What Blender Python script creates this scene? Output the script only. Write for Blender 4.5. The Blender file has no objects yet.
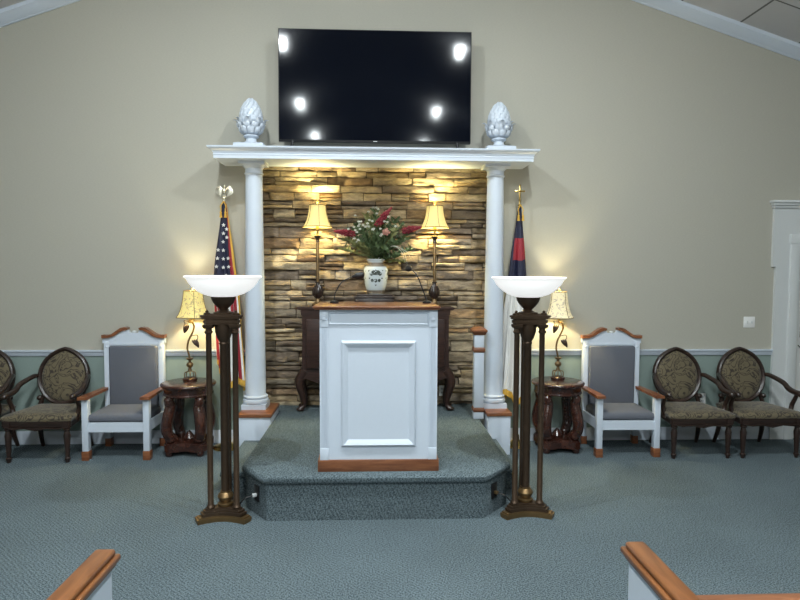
import bpy, bmesh, math, random
from math import sin, cos, pi, radians as R
from mathutils import Vector, Matrix, noise
random.seed(7)
scn = bpy.context.scene
COL = scn.collection

# ------------------------------------------------------------------ materials
def new_mat(name):
    m = bpy.data.materials.new(name); m.use_nodes = True
    nt = m.node_tree
    return m, nt, nt.nodes['Principled BSDF']
def N(nt, t, **kw):
    n = nt.nodes.new(t)
    for k, v in kw.items(): setattr(n, k, v)
    return n
def plain(name, col, rough=.5, metal=0., bump=0., bscale=60., var=.06, spec=.5, coat=0.):
    m, nt, b = new_mat(name)
    tc = N(nt, 'ShaderNodeTexCoord'); no = N(nt, 'ShaderNodeTexNoise')
    no.inputs['Scale'].default_value = bscale; no.inputs['Detail'].default_value = 4
    nt.links.new(tc.outputs['Object'], no.inputs['Vector'])
    mx = N(nt, 'ShaderNodeMixRGB')
    mx.inputs[1].default_value = (*[c*(1-var) for c in col], 1)
    mx.inputs[2].default_value = (*[min(1, c*(1+var)) for c in col], 1)
    nt.links.new(no.outputs['Fac'], mx.inputs[0]); nt.links.new(mx.outputs[0], b.inputs['Base Color'])
    b.inputs['Roughness'].default_value = rough; b.inputs['Metallic'].default_value = metal
    b.inputs['Specular IOR Level'].default_value = spec
    b.inputs['Coat Weight'].default_value = coat
    if bump:
        bp = N(nt, 'ShaderNodeBump'); bp.inputs['Strength'].default_value = bump; bp.inputs['Distance'].default_value = .01
        nt.links.new(no.outputs['Fac'], bp.inputs['Height']); nt.links.new(bp.outputs[0], b.inputs['Normal'])
    return m
def wood(name, c1, c2, scale=(3, 3, 30), rough=.35, coat=.3):
    m, nt, b = new_mat(name)
    tc = N(nt, 'ShaderNodeTexCoord'); mp = N(nt, 'ShaderNodeMapping'); mp.inputs['Scale'].default_value = scale
    no = N(nt, 'ShaderNodeTexNoise'); no.inputs['Scale'].default_value = 2.5; no.inputs['Detail'].default_value = 6; no.inputs['Distortion'].default_value = .6
    cr = N(nt, 'ShaderNodeValToRGB')
    cr.color_ramp.elements[0].position = .35; cr.color_ramp.elements[0].color = (*c1, 1)
    cr.color_ramp.elements[1].position = .68; cr.color_ramp.elements[1].color = (*c2, 1)
    L = nt.links.new
    L(tc.outputs['Object'], mp.inputs[0]); L(mp.outputs[0], no.inputs['Vector']); L(no.outputs['Fac'], cr.inputs[0]); L(cr.outputs[0], b.inputs['Base Color'])
    b.inputs['Roughness'].default_value = rough; b.inputs['Coat Weight'].default_value = coat; b.inputs['Coat Roughness'].default_value = .2
    return m
def carpet_mat():
    m, nt, b = new_mat('carpet'); L = nt.links.new
    tc = N(nt, 'ShaderNodeTexCoord'); mp = N(nt, 'ShaderNodeMapping'); mp.inputs['Rotation'].default_value = (R(40), R(31), R(45)); mp.inputs['Scale'].default_value = (130, 130, 130)
    vo = N(nt, 'ShaderNodeTexChecker'); vo.inputs['Scale'].default_value = 1.
    no = N(nt, 'ShaderNodeTexNoise'); no.inputs['Scale'].default_value = 240
    n2 = N(nt, 'ShaderNodeTexNoise'); n2.inputs['Scale'].default_value = 1.3; n2.inputs['Detail'].default_value = 3
    L(tc.outputs['Object'], mp.inputs[0]); L(mp.outputs[0], vo.inputs['Vector'])
    L(tc.outputs['Object'], no.inputs['Vector']); L(tc.outputs['Object'], n2.inputs['Vector'])
    vo.inputs[1].default_value = (0, 0, 0, 1); vo.inputs[2].default_value = (1, 1, 1, 1)
    n3 = N(nt, 'ShaderNodeTexNoise'); n3.inputs['Scale'].default_value = 110; n3.inputs['Detail'].default_value = 2
    c3 = N(nt, 'ShaderNodeValToRGB'); c3.color_ramp.elements[0].position = .42; c3.color_ramp.elements[1].position = .58
    L(tc.outputs['Object'], n3.inputs['Vector']); L(n3.outputs['Fac'], c3.inputs[0])
    mf = N(nt, 'ShaderNodeMixRGB'); mf.inputs[0].default_value = .62; L(vo.outputs[0], mf.inputs[1]); L(c3.outputs[0], mf.inputs[2])
    mc = N(nt, 'ShaderNodeMixRGB'); mc.inputs[1].default_value = (*CARPET_A, 1); mc.inputs[2].default_value = (*CARPET_B, 1); L(mf.outputs[0], mc.inputs[0])
    m1 = N(nt, 'ShaderNodeMixRGB', blend_type='MULTIPLY'); m1.inputs[0].default_value = .55
    c1 = N(nt, 'ShaderNodeValToRGB'); c1.color_ramp.elements[0].position = .3; c1.color_ramp.elements[0].color = (.35, .35, .35, 1); c1.color_ramp.elements[1].position = .7; c1.color_ramp.elements[1].color = (1, 1, 1, 1)
    L(no.outputs['Fac'], c1.inputs[0]); L(mc.outputs[0], m1.inputs[1]); L(c1.outputs[0], m1.inputs[2])
    m2 = N(nt, 'ShaderNodeMixRGB', blend_type='MULTIPLY'); m2.inputs[0].default_value = .35
    c2 = N(nt, 'ShaderNodeValToRGB'); c2.color_ramp.elements[0].position = .35; c2.color_ramp.elements[0].color = (.62, .62, .62, 1); c2.color_ramp.elements[1].position = .65
    L(n2.outputs['Fac'], c2.inputs[0]); L(m1.outputs[0], m2.inputs[1]); L(c2.outputs[0], m2.inputs[2]); L(m2.outputs[0], b.inputs['Base Color'])
    b.inputs['Roughness'].default_value = .95; b.inputs['Specular IOR Level'].default_value = .1
    bp = N(nt, 'ShaderNodeBump'); bp.inputs['Strength'].default_value = .5; bp.inputs['Distance'].default_value = .004
    L(no.outputs['Fac'], bp.inputs['Height']); L(bp.outputs[0], b.inputs['Normal'])
    return m
CARPET_A = (.038, .058, .067); CARPET_B = (.232, .288, .312)
def stone_mat():
    m, nt, b = new_mat('ledge_stone'); L = nt.links.new
    ge = N(nt, 'ShaderNodeNewGeometry'); cr = N(nt, 'ShaderNodeValToRGB')
    cols = [(.27, .19, .12), (.40, .33, .23), (.22, .18, .145), (.46, .36, .23), (.34, .29, .23), (.44, .36, .26), (.25, .20, .155), (.52, .44, .32)]
    el = cr.color_ramp.elements; cr.color_ramp.interpolation = 'CONSTANT'
    el[0].color = (*cols[0], 1); el[1].position = 1/8; el[1].color = (*cols[1], 1)
    for i in range(2, 8):
        e = el.new(i/8); e.color = (*cols[i], 1)
    L(ge.outputs['Random Per Island'], cr.inputs[0])
    tc = N(nt, 'ShaderNodeTexCoord'); mp = N(nt, 'ShaderNodeMapping'); mp.inputs['Scale'].default_value = (1, 1, 2.6)
    no = N(nt, 'ShaderNodeTexNoise'); no.inputs['Scale'].default_value = 7; no.inputs['Detail'].default_value = 8; no.inputs['Roughness'].default_value = .68
    L(tc.outputs['Object'], mp.inputs[0]); L(mp.outputs[0], no.inputs['Vector'])
    c2 = N(nt, 'ShaderNodeValToRGB'); c2.color_ramp.elements[0].position = .33; c2.color_ramp.elements[0].color = (.38, .35, .33, 1); c2.color_ramp.elements[1].position = .66; c2.color_ramp.elements[1].color = (1.25, 1.2, 1.1, 1)
    L(no.outputs['Fac'], c2.inputs[0])
    mx = N(nt, 'ShaderNodeMixRGB', blend_type='MULTIPLY'); mx.inputs[0].default_value = .9
    L(cr.outputs[0], mx.inputs[1]); L(c2.outputs[0], mx.inputs[2]); L(mx.outputs[0], b.inputs['Base Color'])
    b.inputs['Roughness'].default_value = .85
    bp = N(nt, 'ShaderNodeBump'); bp.inputs['Strength'].default_value = 1.; bp.inputs['Distance'].default_value = .03
    L(no.outputs['Fac'], bp.inputs['Height']); L(bp.outputs[0], b.inputs['Normal'])
    return m
def damask_mat():
    m, nt, b = new_mat('damask_fabric'); L = nt.links.new
    tc = N(nt, 'ShaderNodeTexCoord')
    no = N(nt, 'ShaderNodeTexNoise'); no.inputs['Scale'].default_value = 6.5; no.inputs['Detail'].default_value = 1.5; no.inputs['Distortion'].default_value = 2.2
    L(tc.outputs['Object'], no.inputs['Vector'])
    cr = N(nt, 'ShaderNodeValToRGB'); cr.color_ramp.interpolation = 'LINEAR'
    e = cr.color_ramp.elements; A = (*DAM_A, 1); B = (*DAM_B, 1)
    e[0].position = .40; e[0].color = A; e[1].position = .43; e[1].color = B
    for p, c in ((.46, B), (.49, A), (.55, A), (.57, B), (.60, B), (.62, A)):
        x = e.new(p); x.color = c
    L(no.outputs['Fac'], cr.inputs[0]); L(cr.outputs[0], b.inputs['Base Color'])
    b.inputs['Roughness'].default_value = .8; b.inputs['Sheen Weight'].default_value = .2
    return m
DAM_A = (.125, .100, .055); DAM_B = (.028, .019, .012)
def shade_mat(name, col, estr, floral=False, base=(.85, .75, .5)):
    m, nt, b = new_mat(name); L = nt.links.new
    b.inputs['Base Color'].default_value = (*base, 1); b.inputs['Roughness'].default_value = .8
    b.inputs['Emission Strength'].default_value = estr
    b.inputs['Emission Color'].default_value = (*col, 1)
    if floral:
        tc = N(nt, 'ShaderNodeTexCoord'); vo = N(nt, 'ShaderNodeTexNoise'); vo.inputs['Scale'].default_value = 26; vo.inputs['Distortion'].default_value = 1.5
        L(tc.outputs['Object'], vo.inputs['Vector'])
        cr = N(nt, 'ShaderNodeValToRGB'); cr.color_ramp.elements[0].position = .36; cr.color_ramp.elements[0].color = (col[0]*.28, col[1]*.2, col[2]*.25, 1)
        cr.color_ramp.elements[1].position = .47; cr.color_ramp.elements[1].color = (*col, 1)
        L(vo.outputs['Fac'], cr.inputs[0]); L(cr.outputs[0], b.inputs['Emission Color'])
    return m
def emis(name, col, s):
    m, nt, b = new_mat(name); b.inputs['Base Color'].default_value = (.8, .8, .8, 1)
    b.inputs['Emission Color'].default_value = (*col, 1); b.inputs['Emission Strength'].default_value = s
    return m
def ceiling_mat():
    m, nt, b = new_mat('ceiling_tile'); L = nt.links.new
    tc = N(nt, 'ShaderNodeTexCoord'); br = N(nt, 'ShaderNodeTexBrick')
    br.offset = 0; br.inputs['Scale'].default_value = 1; br.inputs['Brick Width'].default_value = .61; br.inputs['Row Height'].default_value = .61
    br.inputs['Mortar Size'].default_value = .010; br.inputs['Color1'].default_value = (.64, .64, .66, 1); br.inputs['Color2'].default_value = (.61, .61, .63, 1); br.inputs['Mortar'].default_value = (.16, .16, .16, 1)
    L(tc.outputs['Object'], br.inputs['Vector']); L(br.outputs[0], b.inputs['Base Color']); b.inputs['Roughness'].default_value = .9
    return m
def wall_mat(name, col):
    m, nt, b = new_mat(name); L = nt.links.new
    tc = N(nt, 'ShaderNodeTexCoord'); mp = N(nt, 'ShaderNodeMapping'); mp.inputs['Scale'].default_value = (1, 1, 5)
    no = N(nt, 'ShaderNodeTexNoise'); no.inputs['Scale'].default_value = 45; no.inputs['Detail'].default_value = 5
    L(tc.outputs['Object'], mp.inputs[0]); L(mp.outputs[0], no.inputs['Vector'])
    mx = N(nt, 'ShaderNodeMixRGB'); mx.inputs[1].default_value = (*[c*.9 for c in col], 1); mx.inputs[2].default_value = (*[c*1.1 for c in col], 1)
    L(no.outputs['Fac'], mx.inputs[0]); L(mx.outputs[0], b.inputs['Base Color']); b.inputs['Roughness'].default_value = .75; b.inputs['Specular IOR Level'].default_value = .25
    return m
def vase_mat():
    m, nt, b = new_mat('painted_porcelain'); b.inputs['Base Color'].default_value = (.55, .60, .62, 1); b.inputs['Roughness'].default_value = .15
    return m

M = dict(
    wall=wall_mat('beige_wallpaper', (.42, .405, .345)), dado=wall_mat('sage_paint', (.24, .305, .28)),
    white=plain('white_paint', (.575, .635, .715), .35, var=.02), cream=plain('off_white_paint', (.60, .62, .62), .4, var=.03),
    carpet=carpet_mat(), stone=stone_mat(), grout=plain('dark_mortar', (.05, .04, .03), .9),
    oak=wood('oak_stain', (.15, .048, .018), (.26, .095, .036), scale=(4, 4, 14)),
    oakx=wood('oak_stain_long', (.14, .046, .018), (.25, .095, .038), scale=(2, 14, 14)),
    pewoak=wood('pew_oak', (.15, .050, .013), (.24, .088, .025), scale=(14, 2, 14)),
    mahog=wood('dark_mahogany', (.028, .009, .006), (.060, .019, .011), scale=(5, 5, 5), rough=.25, coat=.5),
    cherry=wood('dark_cherry', (.018, .007, .005), (.045, .018, .012), rough=.4, coat=.2),
    walnut=wood('dark_walnut', (.014, .007, .005), (.036, .018, .012), rough=.35),
    bronze=plain('aged_bronze', (.080, .050, .031), .42, .65, var=.25, bscale=25),
    bronze_gold=plain('gold_rubbed_bronze', (.20, .125, .055), .38, .75, var=.3, bscale=25),
    antique=plain('antique_gold', (.19, .125, .06), .4, .7, var=.3, bscale=40),
    brass=plain('polished_brass', (.80, .55, .20), .22, 1.), silver=plain('pale_gold', (.72, .68, .55), .25, .9),
    grey=plain('grey_upholstery', (.110, .118, .142), .9, bump=.3, bscale=260, var=.12),
    damask=damask_mat(), black=plain('black_plastic', (.012, .012, .013), .35), 
    alabaster=shade_mat('alabaster_glass', (1., .99, .97), .70, base=(.85, .86, .86)),
    shade=shade_mat('cream_lamp_shade', (1., .74, .22), .58, base=(.5, .42, .2)), rib=plain('shade_piping', (.20, .13, .05), .7),
    floral=shade_mat('floral_lamp_shade', (1., .80, .22), .55, True, base=(.5, .42, .2)), floralp=shade_mat('pale_floral_lamp_shade', (1., .86, .50), .52, True, base=(.5, .45, .3)),
    bulb=emis('lamp_bulb', (1, .8, .5), 12), lens=emis('downlight_lens', (.93, .97, 1.), 30.),
    navy=plain('navy_satin', (.006, .008, .032), .6), red=plain('red_satin', (.28, .014, .024), .6), flagwhite=plain('white_satin', (.70, .68, .64), .6),
    gold=plain('gold_fringe', (.62, .36, .05), .7, bump=.4, bscale=200),
    leaf=plain('leaf_green', (.060, .095, .034), .6, var=.5, bscale=20), leaf2=plain('olive_leaf', (.17, .18, .065), .6, var=.4, bscale=20),
    petalred=plain('crimson_petal', (.20, .012, .025), .6, var=.4, bscale=60), petalwhite=plain('white_petal', (.50, .50, .42), .6), petalpink=plain('dusty_pink_petal', (.33, .15, .11), .6),
    porcelain=vase_mat(), ink=plain('grey_ink', (.05, .06, .05), .3), taupe=plain('taupe_glaze', (.20, .16, .12), .3),
    tile=ceiling_mat(), doorwhite=plain('door_white', (.60, .60, .58), .4, var=.02), plate=plain('switch_plate', (.80, .80, .78), .3, var=.01),
    rear=plain('rear_wall_paint', (.30, .27, .22), .8))
def screen_mat():
    m, nt, b = new_mat('tv_screen'); b.inputs['Base Color'].default_value = (.0015, .0025, .006, 1)
    b.inputs['Roughness'].default_value = .075; b.inputs['Specular IOR Level'].default_value = .12
    return m
M['screen'] = screen_mat()

# ------------------------------------------------------------------ mesh builder
class MB:
    def __init__(s): s.bm = bmesh.new(); s.mi = 0
    def _tag(s, fs):
        for f in fs: f.material_index = s.mi
        return s
    def box(s, x0, x1, y0, y1, z0, z1, bev=0., seg=2):
        r = bmesh.ops.create_cube(s.bm, size=1.)
        vs = r['verts']
        for v in vs: v.co = Vector(((x0+x1)/2+v.co.x*(x1-x0), (y0+y1)/2+v.co.y*(y1-y0), (z0+z1)/2+v.co.z*(z1-z0)))
        fs = list({f for v in vs for f in v.link_faces})
        s._tag(fs)
        if bev:
            es = list({e for v in vs for e in v.link_edges})
            q = bmesh.ops.bevel(s.bm, geom=es, offset=bev, segments=seg, profile=.5, affect='EDGES')
            s._tag(q['faces'])
        return s
    def rings(s, rings, cap=True, closed=True):
        vr = [[s.bm.verts.new(p) for p in r] for r in rings]
        n = len(vr[0]); fs = []
        for a, b in zip(vr, vr[1:]):
            for i in range(n if closed else n-1):
                j = (i+1) % n
                try: fs.append(s.bm.faces.new((a[i], a[j], b[j], b[i])))
                except ValueError: pass
        if cap:
            for r in (vr[0][::-1], vr[-1]):
                try: fs.append(s.bm.faces.new(r))
                except ValueError: pass
        s._tag(fs); return s
    def lathe(s, prof, c=(0, 0, 0), n=28, cap=True, sx=1., sy=1.):
        return s.rings([[(c[0]+max(r, 1e-4)*cos(2*pi*i/n)*sx, c[1]+max(r, 1e-4)*sin(2*pi*i/n)*sy, c[2]+z) for i in range(n)] for r, z in prof], cap)
    def rects(s, prof, cx=0, cy=0):        # (hx, hy, z) stacked rectangles
        return s.rings([[(cx-a, cy-b, z), (cx+a, cy-b, z), (cx+a, cy+b, z), (cx-a, cy+b, z)] for a, b, z in prof])
    def tube(s, pts, r, n=10, cap=True, flat=1.):
        P = [Vector(p) for p in pts]; rs = r if isinstance(r, (list, tuple)) else [r]*len(P)
        T = []
        for i in range(len(P)):
            t = P[min(i+1, len(P)-1)]-P[max(i-1, 0)]; T.append(t.normalized())
        ref = Vector((0, 1, 0)) if abs(T[0].y) < .9 else Vector((1, 0, 0))
        u = (ref-T[0]*ref.dot(T[0])).normalized(); out = []
        for p, t, rr in zip(P, T, rs):
            u = (u-t*u.dot(t)).normalized(); w = t.cross(u)
            out.append([tuple(p+(u*cos(2*pi*k/n)*flat+w*sin(2*pi*k/n))*rr) for k in range(n)])
        return s.rings(out, cap)
    def prism(s, poly, f0, f1):            # f0/f1 map (a,b) -> 3D
        return s.rings([[f0(*p) for p in poly], [f1(*p) for p in poly]])
    def xz(s, poly, y0, y1): return s.prism(poly, lambda a, b: (a, y0, b), lambda a, b: (a, y1, b))
    def xy(s, poly, z0, z1): return s.prism(poly, lambda a, b: (a, b, z0), lambda a, b: (a, b, z1))
    def yz(s, poly, x0, x1): return s.prism(poly, lambda a, b: (x0, a, b), lambda a, b: (x1, a, b))
    def ball(s, c, r, sub=2, sc=(1, 1, 1), rot=None):
        q = bmesh.ops.create_icosphere(s.bm, subdivisions=sub, radius=r)
        for v in q['verts']:
            p = Vector((v.co.x*sc[0], v.co.y*sc[1], v.co.z*sc[2]))
            if rot: p = rot @ p
            v.co = p+Vector(c)
        s._tag({f for v in q['verts'] for f in v.link_faces}); return s
    def build(s, name, mats, parent=None, loc=None, ang=38, smooth=True):
        bmesh.ops.recalc_face_normals(s.bm, faces=s.bm.faces[:])
        me = bpy.data.meshes.new(name); s.bm.to_mesh(me); s.bm.free()
        for m in (mats if isinstance(mats, (list, tuple)) else [mats]): me.materials.append(m)
        if smooth:
            me.polygons.foreach_set('use_smooth', [True]*len(me.polygons)); me.set_sharp_from_angle(angle=R(ang))
        o = bpy.data.objects.new(name, me); COL.objects.link(o)
        if parent: o.parent = parent
        if loc: o.location = loc
        return o
def thing(name, label, cat, loc=(0, 0, 0), rz=0, group=None):
    o = bpy.data.objects.new(name, None); COL.objects.link(o); o.empty_display_size = .1
    o.location = loc; o.rotation_euler = (0, 0, rz); o['label'] = label; o['category'] = cat
    if group: o['group'] = group
    return o
def tag(o, label, cat, group=None, kind=None):
    o['label'] = label; o['category'] = cat
    if group: o['group'] = group
    if kind: o['kind'] = kind
    return o
def struct(o, label=None):
    o['kind'] = 'structure'
    if label: o['label'] = label
    return o
def dup(root, loc, label, rz=0, group=None):
    def cp(o, par):
        c = o.copy(); COL.objects.link(c)
        if par: c.parent = par
        for ch in [k for k in bpy.data.objects if k.parent == o and k != c]: cp(ch, c)
        return c
    r = cp(root, None); r.location = loc; r.rotation_euler = (0, 0, rz); r['label'] = label
    if group: r['group'] = group
    return r
def spline(pts, n=6):
    P = [Vector(p) for p in pts]; P = [P[0]*2-P[1]]+P+[P[-1]*2-P[-2]]; out = []
    for i in range(1, len(P)-2):
        a, b, c, d = P[i-1:i+3]
        for k in range(n):
            t = k/n; out.append(.5*((2*b)+(c-a)*t+(2*a-5*b+4*c-d)*t*t+(3*b-a-3*c+d)*t**3))
    out.append(P[-2]); return [tuple(p) for p in out]
def lerp(a, b, t): return a+(b-a)*t

# ------------------------------------------------------------------ room shell
RX, RY = 6.5, -13.0
XR = -.123
def cz(x): return 5.49-.322*(x-XR) if x > XR else 5.49-.360*(XR-x)
ZP = .325; YS = .30; OPEN = 1.2; SOF = 2.88; MB_Z = 2.80
struct(MB().box(-RX, RX, RY, .45, -.1, 0).build('floor', M['carpet']), 'blue-green woven carpet floor')
w = MB()
for s in (-1, 1):
    w.mi = 1; w.box(min(s*OPEN, s*RX), max(s*OPEN, s*RX), 0, .12, 0, .9)
    w.mi = 0; w.xz([(s*OPEN, .9), (s*RX, .9), (s*RX, cz(s*RX)+.02), (s*OPEN, cz(s*OPEN)+.02)], 0, .12)
w.mi = 0; w.xz([(-OPEN, SOF), (OPEN, SOF), (OPEN, cz(OPEN)+.02), (XR, cz(XR)+.02), (-OPEN, cz(-OPEN)+.02)], 0, .12)
struct(w.build('wall_back', [M['wall'], M['dado']], smooth=False), 'beige wall with sage green lower part')
# alcove: stone, jambs, soffit
w = MB(); w.mi = 1; w.box(-OPEN-.1, OPEN+.1, YS+.045, YS+.14, 0, SOF+.1)
w.mi = 0
z = ZP-.02; rr = random.Random(3)
while z < SOF:
    h = rr.choice([.045, .055, .065, .075, .085, .1, .115])
    if z+h > SOF-.02: h = SOF-z
    x = -OPEN-rr.uniform(0, .3)
    while x < OPEN:
        L_ = rr.uniform(.16, .62); x1 = min(x+L_, OPEN+.0); x0 = max(x, -OPEN)
        subs = [(z, z+h)] if (h < .08 or rr.random() < .6) else [(z, z+h*.45), (z+h*.45, z+h)]
        if x1-x0 > .04:
            for za, zb in subs:
                dep = YS-rr.uniform(0., .058); tilt = rr.uniform(-.008, .008); seed = rr.uniform(0, 99)
                nx = max(3, int((x1-x0)/.028)); nz = 4
                g = .0035; grid = []
                for j in range(nz+1):
                    row = []
                    for i in range(nx+1):
                        px = lerp(x0+g, x1-g, i/nx); pz = lerp(za+g, zb-g, j/nz)
                        e = .008 if i in (0, nx) or j in (0, nz) else 0
                        nv = noise.noise(Vector((px*9+seed, pz*22, seed)))*.022+noise.noise(Vector((px*30, pz*60, seed)))*.010
                        ez = noise.noise(Vector((px*14, seed, j)))*.005 if j in (0, nz) else 0
                        row.append((px, dep+e+nv+tilt*(j-1.5), pz+ez*(.8)))
                    grid.append(row)
                vg = [[w.bm.verts.new(p) for p in r] for r in grid]
                fs = [w.bm.faces.new((vg[j][i], vg[j][i+1], vg[j+1][i+1], vg[j+1][i])) for j in range(nz) for i in range(nx)]
                border = [vg[0][i] for i in range(nx+1)]+[vg[j][nx] for j in range(1, nz+1)]+[vg[nz][i] for i in range(nx-1, -1, -1)]+[vg[j][0] for j in range(nz-1, 0, -1)]
                back = [w.bm.verts.new((v.co.x, YS+.05, v.co.z)) for v in border]
                for k in range(len(border)):
                    k2 = (k+1) % len(border); fs.append(w.bm.faces.new((border[k], back[k], back[k2], border[k2])))
                w._tag(fs)
        x = x1 if x1 > x0 else x+L_
        if x >= OPEN: break
    z += h
struct(w.build('wall_alcove', [M['stone'], M['grout']], ang=60), 'stacked ledgestone wall of the alcove')
for s, nm in ((-1, 'wall_alcove_left'), (1, 'wall_alcove_right')):
    struct(MB().box(min(s*OPEN, s*(OPEN+.1)), max(s*OPEN, s*(OPEN+.1)), .12, YS+.045, 0, SOF+.1).build(nm, M['wall']))
struct(MB().box(-OPEN, OPEN, .12, YS+.045, SOF, SOF+.1).build('ceiling_alcove', M['cream']))
struct(MB().xz([(-RX, cz(-RX)), (XR, cz(XR)), (RX, cz(RX)), (RX, cz(RX)+.12), (XR, cz(XR)+.12), (-RX, cz(-RX)+.12)], RY, .12).build('ceiling', M['tile'], smooth=False), 'vaulted ceiling of grey tiles')
for s, nm in ((-1, 'wall_left'), (1, 'wall_right')):
    struct(MB().box(min(s*RX, s*(RX+.1)), max(s*RX, s*(RX+.1)), RY, .12, 0, cz(s*RX)+.1).build(nm, M['wall']))
struct(MB().xz([(-RX, 0), (RX, 0), (RX, cz(RX)+.02), (XR, cz(XR)+.02), (-RX, cz(-RX)+.02)], RY-.1, RY).build('wall_rear', M['rear']))
# crown on the rake
k = 0
for s in (-1, 1):
    prof = [(0, -.115), (-.015, -.115), (-.02, -.105), (-.035, -.10), (-.075, -.05), (-.095, -.035), (-.1, -.012), (-.1, 0), (0, 0)]
    w = MB().rings([[(x, y, cz(x)+dz) for y, dz in prof] for x in (XR, s*RX)])
    k += 1; struct(w.build('trim_%d' % k, M['white']), 'white crown moulding along the sloped ceiling')
# chair rail and baseboards
def hrun(name, prof, x0, x1, mat=M['white']):
    return struct(MB().rings([[(x, y, z) for y, z in prof] for x in (x0, x1)]).build(name, mat))
rail = [(0, .895), (-.012, .895), (-.014, .905), (-.02, .912), (-.02, .925), (-.03, .932), (-.034, .945), (-.034, .955), (0, .955)]
DX = 4.165
hrun('trim_3', rail, -RX, -OPEN-.02); hrun('trim_4', rail, OPEN+.02, DX)
bb = [(0, 0), (-.016, 0), (-.016, .10), (-.011, .115), (-.008, .132), (0, .132)]
hrun('baseboard_left', bb, -RX, -1.29); hrun('baseboard_right', bb, 1.30, DX)
# doorway surround at the right
w = MB(); w.box(DX, DX+.17, -.03, 0, 0, 2.43); w.box(DX-.035, DX+.17, -.032, 0, 1.82, 2.43)
w.box(DX+.17, 5.6, -.03, 0, 2.16, 2.43); w.box(5.43, 5.6, -.03, 0, 0, 2.43)
for a, b_, zz in ((.0, .02, 2.43), (.025, .025, 2.455), (.05, .03, 2.48)): w.box(DX-.05-a*.5, 5.62, -.05-a*.7, 0, zz, zz+.025, .004)
struct(w.build('trim_5', M['cream']), 'white door surround with heavy header')
w = MB(); w.box(DX+.145, DX+.245, -.045, 0, 0, 2.11, .006); w.box(DX+.135, 5.43, -.05, 0, 2.06, 2.16, .006); w.box(5.35, 5.43, -.045, 0, 0, 2.14, .006)
struct(w.build('trim_6', M['cream']), 'inner door casing')
door = MB()
door.box(DX+.25, 5.345, -.012, -.001, .01, 2.03)
for (a, b_) in ((.12, .95), (1.1, 1.87)):
    for (c, d) in ((DX+.38, DX+.68), (DX+.78, DX+1.08)): door.box(c, d, -.02, -.012, a, b_, .006)
dob = struct(door.build('door_1', M['doorwhite']), 'white panelled door at the right edge')
MB().box(DX+.25, 5.345, -.004, -.0005, 2.032, 2.059).build('head_gap', M['black'], dob)
h = MB().box(DX+.295, DX+.325, -.02, -.012, 1.08, 1.19, .003); h.tube([(DX+.31, -.02, 1.12), (DX+.31, -.06, 1.12), (DX+.40, -.06, 1.12)], .009)
h.build('door_handle', M['black'], dob)
w = MB().tube(spline([(DX+.275, -.02, 1.0), (DX+.31, -.03, .965), (DX+.35, -.03, .985), (DX+.40, -.03, .955)]), .004, 6); w.build('door_chain', M['black'], dob)

# carpeted platform and steps
P0 = [(-OPEN, YS+.04), (-OPEN, .0), (-.985, .0), (-.985, -1.70), (-.775, -1.965), (.785, -1.965), (1.02, -1.70), (1.02, .0), (OPEN, .0), (OPEN, YS+.04)]
P1 = [(-OPEN, YS+.04), (-OPEN, .0), (-.96, .0), (-.96, -1.685), (-.765, -1.935), (.775, -1.935), (.995, -1.685), (.995, .0), (OPEN, .0), (OPEN, YS+.04)]
w = MB().xy(P1, 0, ZP-.045)
w.rings([[(x, y, z) for x, y in q] for q, z in ((P1, ZP-.05), ([(lerp(a[0], b[0], .8), lerp(a[1], b[1], .8)) for a, b in zip(P1, P0)], ZP-.05), (P0, ZP-.038), (P0, ZP-.014), ([(lerp(a[0], b[0], .4), lerp(a[1], b[1], .4)) for a, b in zip(P1, P0)], ZP))])
struct(w.build('floor_platform', M['carpet'], ang=50), 'carpeted speaking platform')
w = MB().box(-1.225, -.962, -1.36, -.485, 0, .12); w.box(-1.235, -.962, -1.38, -.485, .12, .163, .012); struct(w.build('floor_step_left', M['carpet'], ang=50), 'low carpeted side step')
w = MB().box(.997, 1.15, -1.36, -.485, 0, .12); w.box(.997, 1.16, -1.38, -.485, .12, .163, .012); struct(w.build('floor_step_right', M['carpet'], ang=50), 'low carpeted side step')

# mic floor boxes on the chamfered corners
def floor_box(c, ang, label, side):
    t = thing('floor_outlet', label, 'outlet', c, ang)
    MB().box(-.035, .035, -.006, .004, -.055, .055, .002).build('face_plate', M['black'], t)
    MB().box(-.012, .012, -.035, -.004, -.022, .0, .003).build('plug', M['antique'] if side > 0 else M['cream'], t)
    MB().tube(spline([(0, -.03, -.012), (side*.02, -.09, -.03), (side*.08, -.15, -.13), (side*.14, -.12, -.148), (side*.21, -.05, -.151)]), .005, 6).build('cable', M['black'], t)
def on_chamfer(a, b, t, z): return (lerp(a[0], b[0], t), lerp(a[1], b[1], t), z)
aL, bL = P1[3], P1[4]; aR, bR = P1[6], P1[5]
dL = Vector((bL[0]-aL[0], bL[1]-aL[1])).normalized(); dR = Vector((aR[0]-bR[0], aR[1]-bR[1])).normalized()
cl = Vector(on_chamfer(aL, bL, .58, .165))+Vector((dL.y, -dL.x, 0))*.006
cr_ = Vector(on_chamfer(aR, bR, .58, .165))+Vector((dR.y, -dR.x, 0))*.006
floor_box(cl, math.atan2(dL.y, dL.x), 'small black outlet on left angled corner of the carpeted platform', -1)
floor_box(cr_, math.atan2(dR.y, dR.x), 'small black outlet on right angled corner of the carpeted platform', 1)

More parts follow.
